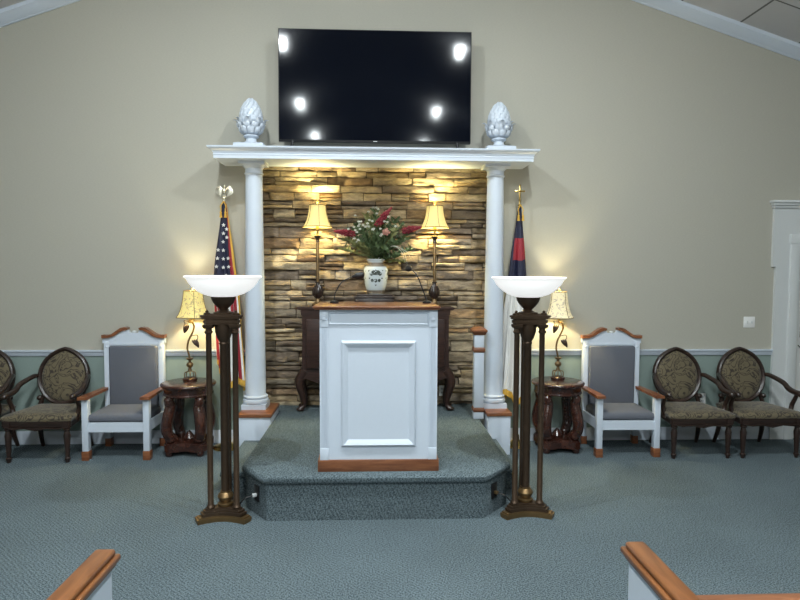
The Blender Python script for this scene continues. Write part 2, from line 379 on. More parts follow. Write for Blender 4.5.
# ------------------------------------------------------------------ mantel, columns, finials
w = MB()
prof = [(.0, MB_Z), (.0, 2.828), (.004, 2.832), (.004, 2.838), (.0, 2.842), (.0, 2.850), (.006, 2.853), (.010, 2.866), (.024, 2.878), (.036, 2.884), (.036, 2.89), (.048, 2.893), (.05, 2.908)]
HX = 1.496; Y0 = .445
w.rings([[(-HX-o, -Y0-o, z), (HX+o, -Y0-o, z), (HX+o, -.001, z), (-HX-o, -.001, z)] for o, z in prof])
mant = w.build('mantel_beam', M['white'], ang=25); mant.location.x = -.005
tag(mant, 'long white moulded mantel beam spanning the two columns', 'mantel')
def column(label, x):
    t = thing('column', label, 'column', (x, -.2, .411), group='round white columns')
    MB().rects([(.118, .118, 0), (.118, .118, .048)]).build('plinth', M['white'], t)
    MB().lathe([(.112, .048), (.124, .058), (.127, .072), (.122, .088), (.112, .094), (.112, .102), (.118, .107), (.118, .118), (.110, .125)], n=40).build('base_moulding', M['white'], t)
    H_ = 2.27
    pr = [(.106, .125)]+[(lerp(.099, .081, (i/12)**1.2), lerp(.135, H_, i/12)) for i in range(13)]
    MB().lathe(pr, n=48).build('shaft', M['white'], t)
    c = MB().lathe([(.081, H_), (.09, H_+.005), (.092, H_+.015), (.083, H_+.022), (.083, H_+.06), (.09, H_+.065), (.106, H_+.085), (.108, H_+.092)], n=40)
    c.rects([(.122, .122, H_+.092), (.125, .125, 2.80-.411-.001)]); c.build('capital', M['white'], t)
column('tall white round column beside the american flag, left of the stone', -1.178)
column('tall white round column behind the newel post, right of the stone', 1.178)
def pedestal(label, x0, x1):
    t = thing('column_pedestal', label, 'pedestal', ((x0+x1)/2, -.24, 0), group='white column pedestals'); hw = (x1-x0)/2
    MB().box(-hw, hw, -.24, .235, 0, .376, .003).build('pedestal_body', M['white'], t)
    MB().box(-hw-.012, hw+.012, -.256, .235, .376, .411, .008).build('wood_cap', M['oakx'], t)
pedestal('white pedestal with wood cap under the left column', -1.285, -.987)
pedestal('white pedestal with wood cap under the right column', 1.078, 1.298)
# newel post
t = thing('newel_post', 'short white square newel post with stained wood bands on the platform', 'post', (1.008, -.325, ZP))
MB().box(-.05, .05, -.05, .05, 0, .065, .002).box(-.047, .047, -.047, .047, .11, .65, .002).box(-.047, .047, -.047, .047, .70, .82, .002).build('post_shaft', M['white'], t)
for z0, z1 in ((.065, .11), (.65, .70)):
    MB().rects([(.05, .05, z0), (.055, .06, z0+.012), (.055, .06, z1-.014), (.05, .05, z1)]).build('wood_band', M['oakx'], t)
MB().rects([(.05, .05, .82), (.06, .06, .828), (.066, .066, .845), (.074, .074, .853), (.074, .074, .868), (.045, .045, .893), (.0, .0, .905)]).build('newel_cap', M['oakx'], t)

def finial(label, x):
    t = thing('artichoke_finial', label, 'finial', (x, -.25, 2.909), group='artichoke finials')
    b = MB().rects([(.14, .14, 0), (.14, .14, .045), (.115, .115, .055), (.10, .10, .06)])
    b.lathe([(.088, .058), (.075, .066), (.052, .085), (.047, .1), (.05, .112), (.068, .12), (.075, .128), (.07, .136), (.062, .142), (.06, .148)])
    b.build('urn_foot', M['white'], t)
    b = MB()
    def er(z):  # body radius at z
        tt = (z-.145)/.345; return .116*max(0, math.sin(pi*min(1, tt*.9+.10)))**.62 if tt < 1 else 0
    b.lathe([(er(.145+.345*i/18)*.93, .145+.345*i/18) for i in range(19)], n=32)
    rows = [(.29, 11), (.325, 11), (.355, 10), (.385, 10), (.412, 9), (.437, 8), (.458, 6), (.475, 4)]
    for ri, (zz, n) in enumerate(rows):
        r = er(zz)*.93
        for i in range(n):
            a = 2*pi*(i+.5*(ri % 2))/n
            slope = (er(zz+.01)-er(zz-.01))/.02
            rot = Matrix.Rotation(a, 3, 'Z') @ Matrix.Rotation(math.atan(slope)*1.0, 3, 'Y')
            b.ball((r*.97*cos(a), r*.97*sin(a), zz), .03, 2, (.30, .95*max(.35, r/.1), 1.0), rot)
    b.build('bud', M['white'], t, ang=60)
    b = MB()
    for ri, (zz, n, rad) in enumerate([(.185, 9, .088), (.225, 9, .108), (.262, 8, .112)]):
        for i in range(n):
            a = 2*pi*(i+.5*(ri % 2))/n
            base = Vector((rad*.8*cos(a), rad*.8*sin(a), zz-.035)); out = Vector((cos(a), sin(a), 0)); side = Vector((-sin(a), cos(a), 0))
            tip = 1.0 if ri < 2 else 1.0
            pts = [base, base+out*.03+Vector((0, 0, .025)), base+out*.036+Vector((0, 0, .05)), base+out*(.04+.016*(ri == 2))+Vector((0, 0, .060)), base+out*(.046+.026*(ri == 2))+Vector((0, 0, .056))]
            wd = [.02, .034, .032, .018, .005]
            rg = [[tuple(p-side*q), tuple(p+out*.010-side*q*.5), tuple(p+out*.012+side*q*.5), tuple(p+side*q), tuple(p-out*.01)] for p, q in zip(pts, wd)]
            b.rings(rg)
    b.build('leaf_cup', M['white'], t, ang=60)
finial('white sculpted artichoke finial on mantel, left of the television', -1.192)
finial('white sculpted artichoke finial on mantel, right of the television', 1.196)

# ------------------------------------------------------------------ television
t = thing('television', 'large black flat television reflecting ceiling lights, standing on mantel', 'television', (-.005, -.2, 2.909))
TX, TZ0, TZ1 = .932, .098, 1.168
w = MB(); w.box(-TX, TX, -.012, .035, TZ0, TZ1, .004); w.box(-TX+.15, TX-.15, .035, .07, TZ0+.1, TZ1-.25, .02); w.build('casing', M['black'], t)
MB().box(-TX+.008, TX-.008, -.0135, -.0118, TZ0+.02, TZ1-.008).build('screen', M['screen'], t, smooth=False)
for s in (-1, 1):
    MB().tube([(s*.80, 0, TZ0+.01), (s*.81, -.01, .05), (s*.84, -.11, .008)], [.014, .012, .008], 8).tube([(s*.80, .01, TZ0+.01), (s*.81, .03, .05), (s*.84, .12, .008)], [.014, .012, .008], 8).build('foot', M['black'], t)
MB().box(-.018, .018, -.0145, -.0125, TZ0+.006, TZ0+.012).build('brand_mark', M['plate'], t)

# ------------------------------------------------------------------ lectern
t = thing('lectern', 'tall white panelled lectern with wood top and base on platform', 'lectern', (.025, -1.61, ZP))
F = -.25
LH = 1.168
MB().box(-.435, .435, F-.008, .24, 0, .085, .003).build('wood_base', M['oakx'], t)
b = MB().box(-.42, .42, F+.006, .23, .085, LH); 
for s in (-1, 1):
    for x0, x1 in ((.362, .372), (.378, .385), (.391, .398), (.404, .42)): b.box(min(s*x0, s*x1), max(s*x0, s*x1), F-.001, F+.008, .17 if x0 < .40 else .072, LH-.12 if x0 < .40 else LH)
    b.box(min(s*.358, s*.42), max(s*.358, s*.42), F-.004, F+.008, .072, .17, .002)
    b.box(min(s*.358, s*.42), max(s*.358, s*.42), F-.004, F+.008, LH-.125, LH-.012, .002)
b.box(-.42, .42, F-.005, F+.01, LH-.012, LH)
n = 46
for i in range(n):
    x = -.41+.82*i/(n-1); b.box(x-.005, x+.005, F-.012, F, LH-.012, LH-.001)
b.build('cabinet_body', M['white'], t)
def frame_mould(mb, x0, x1, z0, z1, wdt, y, hgt):
    pr = [(0, 0), (wdt*.12, hgt*.7), (wdt*.3, hgt), (wdt*.5, hgt*.8), (wdt*.8, hgt*.25), (wdt, 0)]
    rg = [[(x0+o, y-d, z0+o), (x1-o, y-d, z0+o), (x1-o, y-d, z1-o), (x0+o, y-d, z1-o)] for o, d in pr]
    mb.rings(rg, cap=False)
b = MB(); frame_mould(b, -.268, .268, .180, .945, .052, F+.006, .022); b.build('panel_moulding', M['white'], t, ang=20)
b = MB(); frame_mould(b, -.355, .355, LH-.108, LH-.02, .012, F+.006, .010); b.build('frieze_moulding', M['white'], t, ang=20)
for s in (-1, 1):
    b = MB(); 
    for r0, h_ in ((.021, .007), (.013, .010), (.006, .014)):
        n = 20; c = (s*.389, LH-.062)
        b.rings([[(c[0]+r0*cos(2*pi*i/n), F-.003, c[1]+r0*sin(2*pi*i/n)) for i in range(n)], [(c[0]+r0*.8*cos(2*pi*i/n), F-.003-h_, c[1]+r0*.8*sin(2*pi*i/n)) for i in range(n)]])
    b.build('rosette', M['white'], t)
MB().box(-.455, .43, F-.03, .25, LH, LH+.010, .003).box(-.467, .437, F-.04, .255, LH+.010, LH+.026, .006).build('wood_top', M['oakx'], t)
LT = ZP+LH+.0265
# gooseneck microphones
def mic(label, base, pts, head):
    t = thing('gooseneck_microphone', label, 'microphone', base)
    MB().lathe([(.032, 0), (.034, .004), (.034, .012), (.02, .02), (.008, .024)], n=20).build('mic_base', M['black'], t)
    P = spline(pts, 8); MB().tube(P, .0045, 8).build('gooseneck', M['black'], t)
    a = Vector(P[-1]); d = Vector(head).normalized()
    MB().tube([a-d*.02, a, a+d*.02, a+d*.06, a+d*.075], [.006, .016, .025, .025, .014], 12).build('mic_head', M['black'], t)
mic('black gooseneck microphone on lectern, bending right towards the vase', (-.315, -1.52, LT), [(0, 0, .02), (.01, 0, .08), (.05, 0, .15), (.10, .0, .185), (.155, 0, .205)], (1, -.1, .18))
mic('black gooseneck microphone on right end of lectern, leaning left', (.395, -1.52, LT), [(0, 0, .02), (-.03, 0, .10), (-.065, 0, .19), (-.10, .02, .245), (-.125, .06, .265)], (-.35, 1, .05))

# ------------------------------------------------------------------ console cabinet in the alcove
CY = .10; CT = 1.395-ZP
t = thing('sideboard', 'dark cherry sideboard on curved legs behind the lectern', 'cabinet', (.005, CY, ZP))
b = MB(); 
n = 24
def body_ring(z, hw, hd, bow): 
    pts = [(-hw, .10, z)]+[(lerp(-hw, hw, i/n), -hd-bow*sin(pi*i/n), z) for i in range(n+1)]+[(hw, .10, z)]
    return pts
b.rings([body_ring(z, hw, .165, .03) for z, hw in ((.34, .745), (.36, .755), (.40, .758), (.41, .748), (.7, .742), (.98, .742), (.99, .752), (1.02, .757), (CT-.03, .757))]).build('carcass', M['cherry'], t, ang=30)
MB().rings([body_ring(z, hw, .17, .045) for z, hw in ((CT-.03, .775), (CT-.02, .80), (CT-.008, .80), (CT, .785))]).build('sideboard_top', M['cherry'], t, ang=30)
for sx in (-1, 1):
    MB().box(min(sx*.05, sx*.70), max(sx*.05, sx*.70), -.205, -.17, .45, .95, .012).build('door', M['cherry'], t)
    for sy in (-1, 1):
        p = spline([(sx*.71, sy*.09-.03, .42), (sx*.765, sy*.09-.035, .34), (sx*.775, sy*.095-.04, .27), (sx*.745, sy*.09-.03, .15), (sx*.735, sy*.09-.03, .06), (sx*.765, sy*.1-.03, .02)], 5)
        rs = [lerp(.058, .022, min(1, i/20)) if i < 21 else .022+.012*(i-20)/5 for i in range(len(p))]
        q = MB().tube(p, rs, 12); q.ball((sx*.77, sy*.1-.03, .022), .034, 2, (1.2, 1, .62)); q.build('leg', M['cherry'], t)
MB().xz([(-.70, .34), (-.5, .27), (-.3, .31), (0, .25), (.3, .31), (.5, .27), (.70, .34), (.70, .36), (-.70, .36)], -.17, -.15).build('apron', M['cherry'], t)
ST = ZP+CT+.001
# buffet lamps
def buffet_lamp(label, x):
    t = thing('buffet_lamp', label, 'lamp', (x, .10, ST), group='buffet lamps on the sideboard')
    MB().lathe([(.062, 0), (.065, .01), (.06, .022), (.04, .032), (.026, .05), (.022, .075)]).build('lamp_base', M['antique'], t)
    b = MB().lathe([(.022, .075), (.03, .09), (.046, .115), (.052, .14), (.048, .165), (.034, .195), (.022, .22), (.018, .235), (.026, .24), (.026, .25), (.016, .255)])
    for i in range(8):
        a = 2*pi*i/8; b.tube([(.05*cos(a)*q, .05*sin(a)*q, z) for q, z in ((.5, .085), (.95, .115), (1.08, .14), (.98, .168), (.55, .21))], .006, 6)
    b.build('leaf_bulb', M['walnut'], t)
    MB().lathe([(.0165, .25), (.0165, .66), (.014, .665)], n=16).build('stem', M['antique'], t)
    MB().lathe([(.014, .655), (.022, .66), (.018, .68), (.036, .715), (.04, .722), (.03, .728), (.012, .735)]).build('candle_cup', M['walnut'], t)
    MB().lathe([(.012, .73), (.012, .80), (.018, .805), (.018, .83)], n=16).build('socket', M['brass'], t)
    MB().ball((0, 0, .87), .03, 2, (1, 1, 1.3)).build('bulb', M['bulb'], t)
    n = 24
    sh = [(.150, .812), (.134, .832), (.114, .872), (.100, .92), (.090, .97), (.083, 1.035)]
    b = MB(); b.lathe(sh, n=32, cap=False); b.lathe([(r-.003, z) for r, z in sh], n=32, cap=False)
    so = b.build('lamp_shade', M['shade'], t)
    r = MB()
    for i in range(6):
        a = 2*pi*(i+.72)/6; r.tube([((q+.002)*cos(a), (q+.002)*sin(a), z) for q, z in sh], .0022, 5)
    for q, z in (sh[0], sh[-1]): r.lathe([(q+.003, z-.004), (q+.003, z+.004), (q-.003, z+.004), (q-.003, z-.004), (q+.003, z-.004)], n=32, cap=False)
    r.build('piping', M['rib'], so)
    MB().tube([(0, 0, .83), (0, 0, 1.045)], .003, 6).lathe([(.004, 1.04), (.011, 1.05), (.006, 1.058), (.012, 1.068), (.002, 1.085)], n=12).build('lamp_finial', M['brass'], t)
    L = bpy.data.lights.new('buffet_bulb_light', 'POINT'); L.energy = BUF; L.color = (1, .86, .42); L.shadow_soft_size = .035
    lo = bpy.data.objects.new('bulb_light', L); COL.objects.link(lo); lo.parent = t; lo.location = (0, 0, .96)
BUF = 52
buffet_lamp('slim candlestick lamp with glowing cream shade left of the vase', -.595)
buffet_lamp('slim candlestick lamp with glowing cream shade right of the vase', .612)
# vase on its stand
b = MB().box(-.20, .20, -.11, .11, 0, .085, .004).box(-.21, .21, -.12, .12, .085, .105, .006).box(-.185, .185, -.10, .10, .105, .125, .004)
tag(b.build('vase_stand', M['walnut'], loc=(-.01, .08, ST)), 'low dark wooden box stand under the porcelain vase', 'stand')
VZ = ST+.1255
t = thing('vase', 'white porcelain vase with grey floral pattern holding the bouquet', 'vase', (.003, .08, VZ))
vp = [(.078, 0), (.084, .006), (.086, .02), (.092, .035), (.102, .06), (.112, .10), (.120, .145), (.126, .19), (.128, .225), (.124, .252), (.112, .275), (.094, .291), (.082, .299), (.078, .312), (.080, .330), (.090, .347), (.094, .356), (.088, .36), (.072, .335), (.064, .305)]
fine = []
for (r0, z0), (r1, z1) in zip(vp, vp[1:]):
    k_ = max(1, int(abs(z1-z0)/.006))
    fine += [(lerp(r0, r1, i/k_), lerp(z0, z1, i/k_)) for i in range(k_)]
fine.append(vp[-1])
vb = MB().lathe(fine, n=144)
for f in vb.bm.faces:
    c = f.calc_center_median(); z = c.z; a = math.atan2(c.x, -c.y); q = (a+pi/4) % (pi/2)-pi/4; x_ = q*.125*.80; rad_ = math.hypot(c.x, c.y)
    if len(f.verts) > 4: continue
    if .008 < z < .042 or (z > .286 and z < .322 and rad_ > .072): f.material_index = 2; continue
    def near(px, pz, r): return (x_-px)**2+(z-pz)**2 < (r*1.3)**2
    on = any(near(px, pz, r) for px, pz, r in ((-.034, .208, .013), (-.020, .226, .013), (0, .234, .012), (.020, .226, .013), (.034, .208, .013), (-.012, .208, .010), (.012, .208, .010), (-.03, .145, .010), (0, .145, .011), (.03, .145, .010), (-.03, .135, .008), (.03, .135, .008), (0, .133, .009), (-.055, .165, .006), (.055, .165, .006), (0, .095, .006), (-.06, .24, .005), (.06, .24, .005)))
    if on and noise.noise(Vector((c.x*70, c.y*70, z*70))) > -.42: f.material_index = 1
vb.build('vase_body', [M['porcelain'], M['ink'], M['taupe']], t)
# bouquet stems
VX, VY, VT = .003, .08, VZ+.34
rb = random.Random(11)
def leaf(mb, p, d, L_, wd, curl=.2):
    d = Vector(d).normalized(); s = d.cross(Vector((rb.uniform(-.4, .4), 1, rb.uniform(-.3, .3)))).normalized(); nrm = s.cross(d)
    p = Vector(p); th = nrm*.0012
    a = [p, p+d*L_*.35+s*wd, p+d*L_*.35-s*wd, p+d*L_*.7+s*wd*.8-nrm*curl*L_*.3, p+d*L_*.7-s*wd*.8-nrm*curl*L_*.3, p+d*L_-nrm*curl*L_*.7]
    v = [mb.bm.verts.new(q+th) for q in a]; u = [mb.bm.verts.new(q-th) for q in a]
    fs = []
    for g, fl in ((v, 0), (u, 1)):
        for f in ((g[0], g[2], g[1]), (g[1], g[2], g[4], g[3]), (g[3], g[4], g[5])):
            fs.append(mb.bm.faces.new(f if not fl else f[::-1]))
    mb._tag(fs)
def stem_path(tx, ty, tz, sag=.0):
    return spline([(0, 0, -.2), (tx*.08, ty*.1, .02), (tx*.45, ty*.5, tz*.55), (tx, ty, tz-sag)], 6)
def new_stem(name, label, cat, group, path, mats, wig):
    b = MB(); b.tube(path, [.004]*len(path), 6)
    return b
def leafy(i, tx, ty, tz, m):
    P = stem_path(tx, ty, tz); b = MB(); b.tube(P, .003, 6); n = len(P)
    for k in range(int(n*.3), n):
        for q in range(5):
            a = rb.uniform(0, 2*pi); d = Vector(P[min(k+1, n-1)])-Vector(P[k-1]); d.normalize()
            dd = d*.7+Vector((cos(a), .6*sin(a), rb.uniform(-.2, .6)))
            leaf(b, P[k], dd, rb.uniform(.035, .08), rb.uniform(.006, .013))
    return tag(b.build('leafy_stem', m, loc=(VX, VY, VT), ang=60), 'dark green leafy stem spreading from the porcelain vase', 'leaves', 'leafy stems in the vase')
for i, (tx, ty, tz) in enumerate([(-.28, -.02, .22), (-.2, .05, .36), (-.12, -.06, .30), (-.05, .02, .42), (.04, -.05, .34), (.1, .04, .46), (.18, -.04, .30), (.25, .02, .36), (.3, -.02, .22), (-.33, .03, .12), (.0, -.1, .24), (.16, -.1, .18), (-.14, -.1, .17), (.1, -.12, .1), (.22, -.06, .05), (-.08, .06, .20), (.36, .02, .12), (-.02, -.12, .14), (.28, .05, .0), (.33, -.03, .28), (-.25, -.05, .3), (-.1, .03, .46), (.0, .0, .5), (.2, .05, .42), (-.3, .0, .2), (.12, -.08, .27)]):
    leafy(i, tx, ty, tz, M['leaf'] if i % 3 else M['leaf2'])
def spike(label, tx, ty, tz, d, L_):
    P = stem_path(tx, ty, tz); b = MB(); b.tube(P, .003, 6); b.mi = 1
    d = Vector(d).normalized(); base = Vector(P[-1])-d*.02; ref = d.cross(Vector((0, 1, 0))).normalized(); r2 = d.cross(ref)
    for k in range(90):
        t_ = (k+.5)/90; rad = .040*sin(pi*min(1, .18+t_*.85))**.8*(1-.35*t_); a = k*2.4
        b.ball(tuple(base+d*L_*t_+(ref*cos(a)+r2*sin(a))*rad*rb.uniform(.5, 1)), rb.uniform(.009, .013), 1)
    return tag(b.build('red_flower_spike', [M['leaf'], M['petalred']], loc=(VX, VY, VT)), label, 'flower', 'red flower spikes in the vase')
spike('crimson flower spike leaning far left out of the vase', -.23, -.06, .28, (-1, 0, .10), .21)
spike('crimson flower spike rising upright above the middle of the bouquet', .02, -.05, .37, (.62, 0, .78), .24)
spike('crimson flower spike leaning right out of the vase', .29, -.05, .31, (1, 0, .22), .20)
def white_spray(tx, ty, tz, n_):
    P = stem_path(tx, ty, tz); b = MB(); b.tube(P, .0025, 6); e = Vector(P[-1])
    for k in range(n_):
        b.mi = 0; q = e+Vector((rb.uniform(-.06, .06), rb.uniform(-.03, .03), rb.uniform(-.05, .05))); b.tube([P[-4], tuple(q)], .0015, 4)
        b.mi = 1
        for j in range(5):
            a = 2*pi*j/5; b.ball(tuple(q+Vector((cos(a)*.009, -.004, sin(a)*.006))), .0055, 1, (1, .6, 1))
    tag(b.build('white_blossom_spray', [M['leaf'], M['petalwhite']], loc=(VX, VY, VT)), 'thin stem of small white blossoms in the porcelain vase', 'flower', 'white blossom sprays in the vase')
for a in [(-.22, -.1, .36, 6), (-.12, -.12, .38, 6), (-.17, -.1, .24, 5), (-.06, -.12, .36, 5), (-.02, -.02, .52, 5), (.14, -.12, .40, 4), (.0, -.12, .28, 3), (-.2, .02, .42, 4)]: white_spray(*a)
P = stem_path(.1, -.13, .29); b = MB(); b.tube(P, .003, 6); b.mi = 1
for k in range(14):
    a = k*2.4; r = .006+.0022*k; b.ball((P[-1][0]+r*cos(a), P[-1][1]-.02+k*.0015, P[-1][2]+r*sin(a)), .014, 1, (1, .5, 1))
tag(b.build('rose', [M['leaf'], M['petalpink']], loc=(VX, VY, VT)), 'dusty pink rose in the front of the bouquet', 'flower')
for (ex, ez) in ((.30, -.02), (.36, .02), (.33, -.08)):
    b = MB(); P = spline([(0, 0, -.2), (.03, -.03, .03), (.16, -.08, .15), (ex*.85, -.09, .1), (ex, -.09, ez)], 6); b.tube(P, [.005]*5+[lerp(.006, .001, k/(len(P)-6)) for k in range(len(P)-5)], 6, flat=.5)
    tag(b.build('grass_blade', M['petalwhite'], loc=(VX, VY, VT)), 'pale grass blade arching down on right of the vase', 'grass', 'grass blades in the vase')

# ------------------------------------------------------------------ torchiere lamps
def tri(rad, cut, conc, n=7, rot=0):
    """truncated triangle with concave sides, one vertex pointing +y"""
    cs = [Vector((rad*cos(R(90+120*k)+rot), rad*sin(R(90+120*k)+rot))) for k in range(3)]; out = []
    for k in range(3):
        c, nx = cs[k], cs[(k+1) % 3]; d = (nx-c).normalized(); pr = cs[(k-1) % 3]; dp = (pr-c).normalized()
        a = c+d*cut; b = nx-d*cut; nrm = Vector((-d.y, d.x))
        for i in range(n):
            t_ = i/(n-1); p = a.lerp(b, t_)+nrm*conc*sin(pi*t_); out.append((p.x, p.y))
    return out
def torchiere(label, x, y):
    t = thing('torchiere_lamp', label, 'lamp', (x, y, 0), group='alabaster bowl torchieres'); t.scale = (1, 1, .994)
    b = MB()
    for rad, cut, cc, z0, z1 in ((.265, .07, .055, 0, .012), (.272, .075, .055, .012, .034), (.255, .07, .05, .034, .042)): b.xy(tri(rad, cut, cc), z0, z1)
    b.build('base_plate', M['bronze_gold'], t)
    b = MB()
    for rad, cut, cc, z0, z1 in ((.215, .06, .035, .042, .052), (.222, .06, .035, .052, .066), (.20, .055, .03, .066, .082), (.18, .05, .03, .082, .092)): b.xy(tri(rad, cut, cc), z0, z1)
    b.build('plinth', M['bronze'], t)
    for k in range(3):
        a = R(90+120*k); px, py = .105*cos(a), .105*sin(a)
        q = MB().lathe([(.026, .092), (.03, .10), (.024, .112), (.0205, .118), (.0195, 1.33), (.022, 1.335), (.028, 1.342), (.028, 1.35), (.022, 1.356), (.022, 1.375)], (px, py, 0), 16)
        q.rects([(.026, .026, 1.372), (.034, .034, 1.385), (.034, .034, 1.40)], px, py)
        q.build('post', M['bronze'], t)
    q = MB().lathe([(.05, .092), (.055, .10), (.055, .112), (.036, .12), (.05, .14), (.056, .16), (.048, .178), (.034, .19), (.036, .2)], (0, 0, 0), 24); q.build('column_urn', M['bronze_gold'], t)
    q = MB().lathe([(.03, .2), (.0285, 1.25), (.034, 1.26), (.03, 1.27), (.046, 1.30), (.058, 1.34), (.062, 1.37), (.062, 1.40)], (0, 0, 0), 24); q.build('centre_column', M['bronze'], t)
    b = MB()
    for rad, cut, cc, z0, z1 in ((.160, .035, .012, 1.40, 1.412), (.170, .035, .012, 1.412, 1.432), (.158, .035, .012, 1.432, 1.44), (.182, .035, .012, 1.44, 1.452), (.192, .036, .012, 1.452, 1.466), (.165, .035, .012, 1.466, 1.474)): b.xy(tri(rad, cut, cc), z0, z1)
    b.build('top_plate', M['bronze'], t)
    for k in range(3):
        a = R(90+120*k); px, py = .115*cos(a), .115*sin(a)
        MB().lathe([(.022, 1.474), (.022, 1.48), (.010, 1.484), (.012, 1.492), (.004, 1.50)], (px, py, 0), 12).build('button', M['bronze'], t)
    MB().lathe([(.07, 1.474), (.07, 1.482), (.045, 1.488), (.028, 1.498), (.03, 1.506), (.05, 1.525), (.07, 1.55), (.082, 1.575), (.086, 1.592), (.05, 1.596)]).build('bowl_holder', M['bronze'], t)
    sh = [(.045, 1.588), (.09, 1.596), (.14, 1.612), (.180, 1.635), (.212, 1.664), (.234, 1.692), (.244, 1.712), (.252, 1.722), (.262, 1.728), (.266, 1.735), (.262, 1.739), (.248, 1.734), (.232, 1.716), (.206, 1.676), (.17, 1.645), (.13, 1.621), (.09, 1.606), (.045, 1.598)]
    MB().lathe(sh, n=48).build('glass_bowl', M['alabaster'], t)
    MB().ball((0, 0, 1.65), .03, 2, (1, 1, 1.2)).build('bulb', M['bulb'], t)
    L = bpy.data.lights.new('torch_light', 'POINT'); L.energy = TOR; L.color = (1, .88, .7); L.shadow_soft_size = .06
    lo = bpy.data.objects.new('bulb_light', L); COL.objects.link(lo); lo.parent = t; lo.location = (0, 0, 1.72)
TOR = 9
torchiere('bronze three-post torchiere with white bowl, left of the platform', -1.068, -1.86)
torchiere('bronze three-post torchiere with white bowl, right of the platform', 1.10, -1.845)

# ------------------------------------------------------------------ side tables and vine lamps
def side_table(label, x):
    t = thing('side_table', label, 'table', (x, -.30, 0), group='round mahogany side tables')
    t.scale = (1, 1, .985)
    MB().lathe([(.24, .655), (.25, .66), (.256, .67), (.258, .68), (.252, .69), (.245, .694)], n=48).build('table_top', M['mahog'], t)
    MB().lathe([(.225, .655), (.225, .60), (.232, .592), (.232, .582), (.215, .578)], n=48).build('apron', M['mahog'], t)
    for k in range(4):
        a = R(45+90*k); c, s = cos(a), sin(a)
        pr = [(.185, .575), (.20, .53), (.185, .48), (.205, .40), (.225, .30), (.215, .22), (.175, .17), (.15, .15), (.155, .125)]
        pts = spline([(r*c, r*s, z) for r, z in pr], 5)
        rs = [.038+.016*sin(pi*min(1, i/len(pts)*1.1)) for i in range(len(pts))]
        q = MB().tube(pts, rs, 12)
        q.ball((.205*c, .205*s, .545), .042, 2, (1, 1, .95)); q.ball((.19*c, .19*s, .165), .05, 2, (1, 1, .9))
        q.build('leg', M['mahog'], t)
    pl = []
    for k in range(4):
        a = R(45+90*k)
        for da, r in ((-14, .235), (0, .25), (14, .235)): pl.append((r*cos(a+R(da)), r*sin(a+R(da))))
        pl.append((.15*cos(a+R(45)), .15*sin(a+R(45))))
    MB().xy(pl, .05, .115).xy([(p[0]*.94, p[1]*.94) for p in pl], .115, .13).build('base_shelf', M['mahog'], t)
    MB().lathe([(.05, .13), (.055, .15), (.04, .17), (.02, .2), (.004, .215)]).build('centre_knob', M['mahog'], t)
    for k in range(4):
        a = R(45+90*k); MB().lathe([(.028, .05), (.036, .035), (.034, .012), (.024, 0)], (.205*cos(a), .205*sin(a), 0), 16).build('bun_foot', M['mahog'], t)
side_table('round mahogany side table with scrolled legs, right of the left throne', -1.80)
side_table('round mahogany side table with scrolled legs, left of the right throne', 1.805)
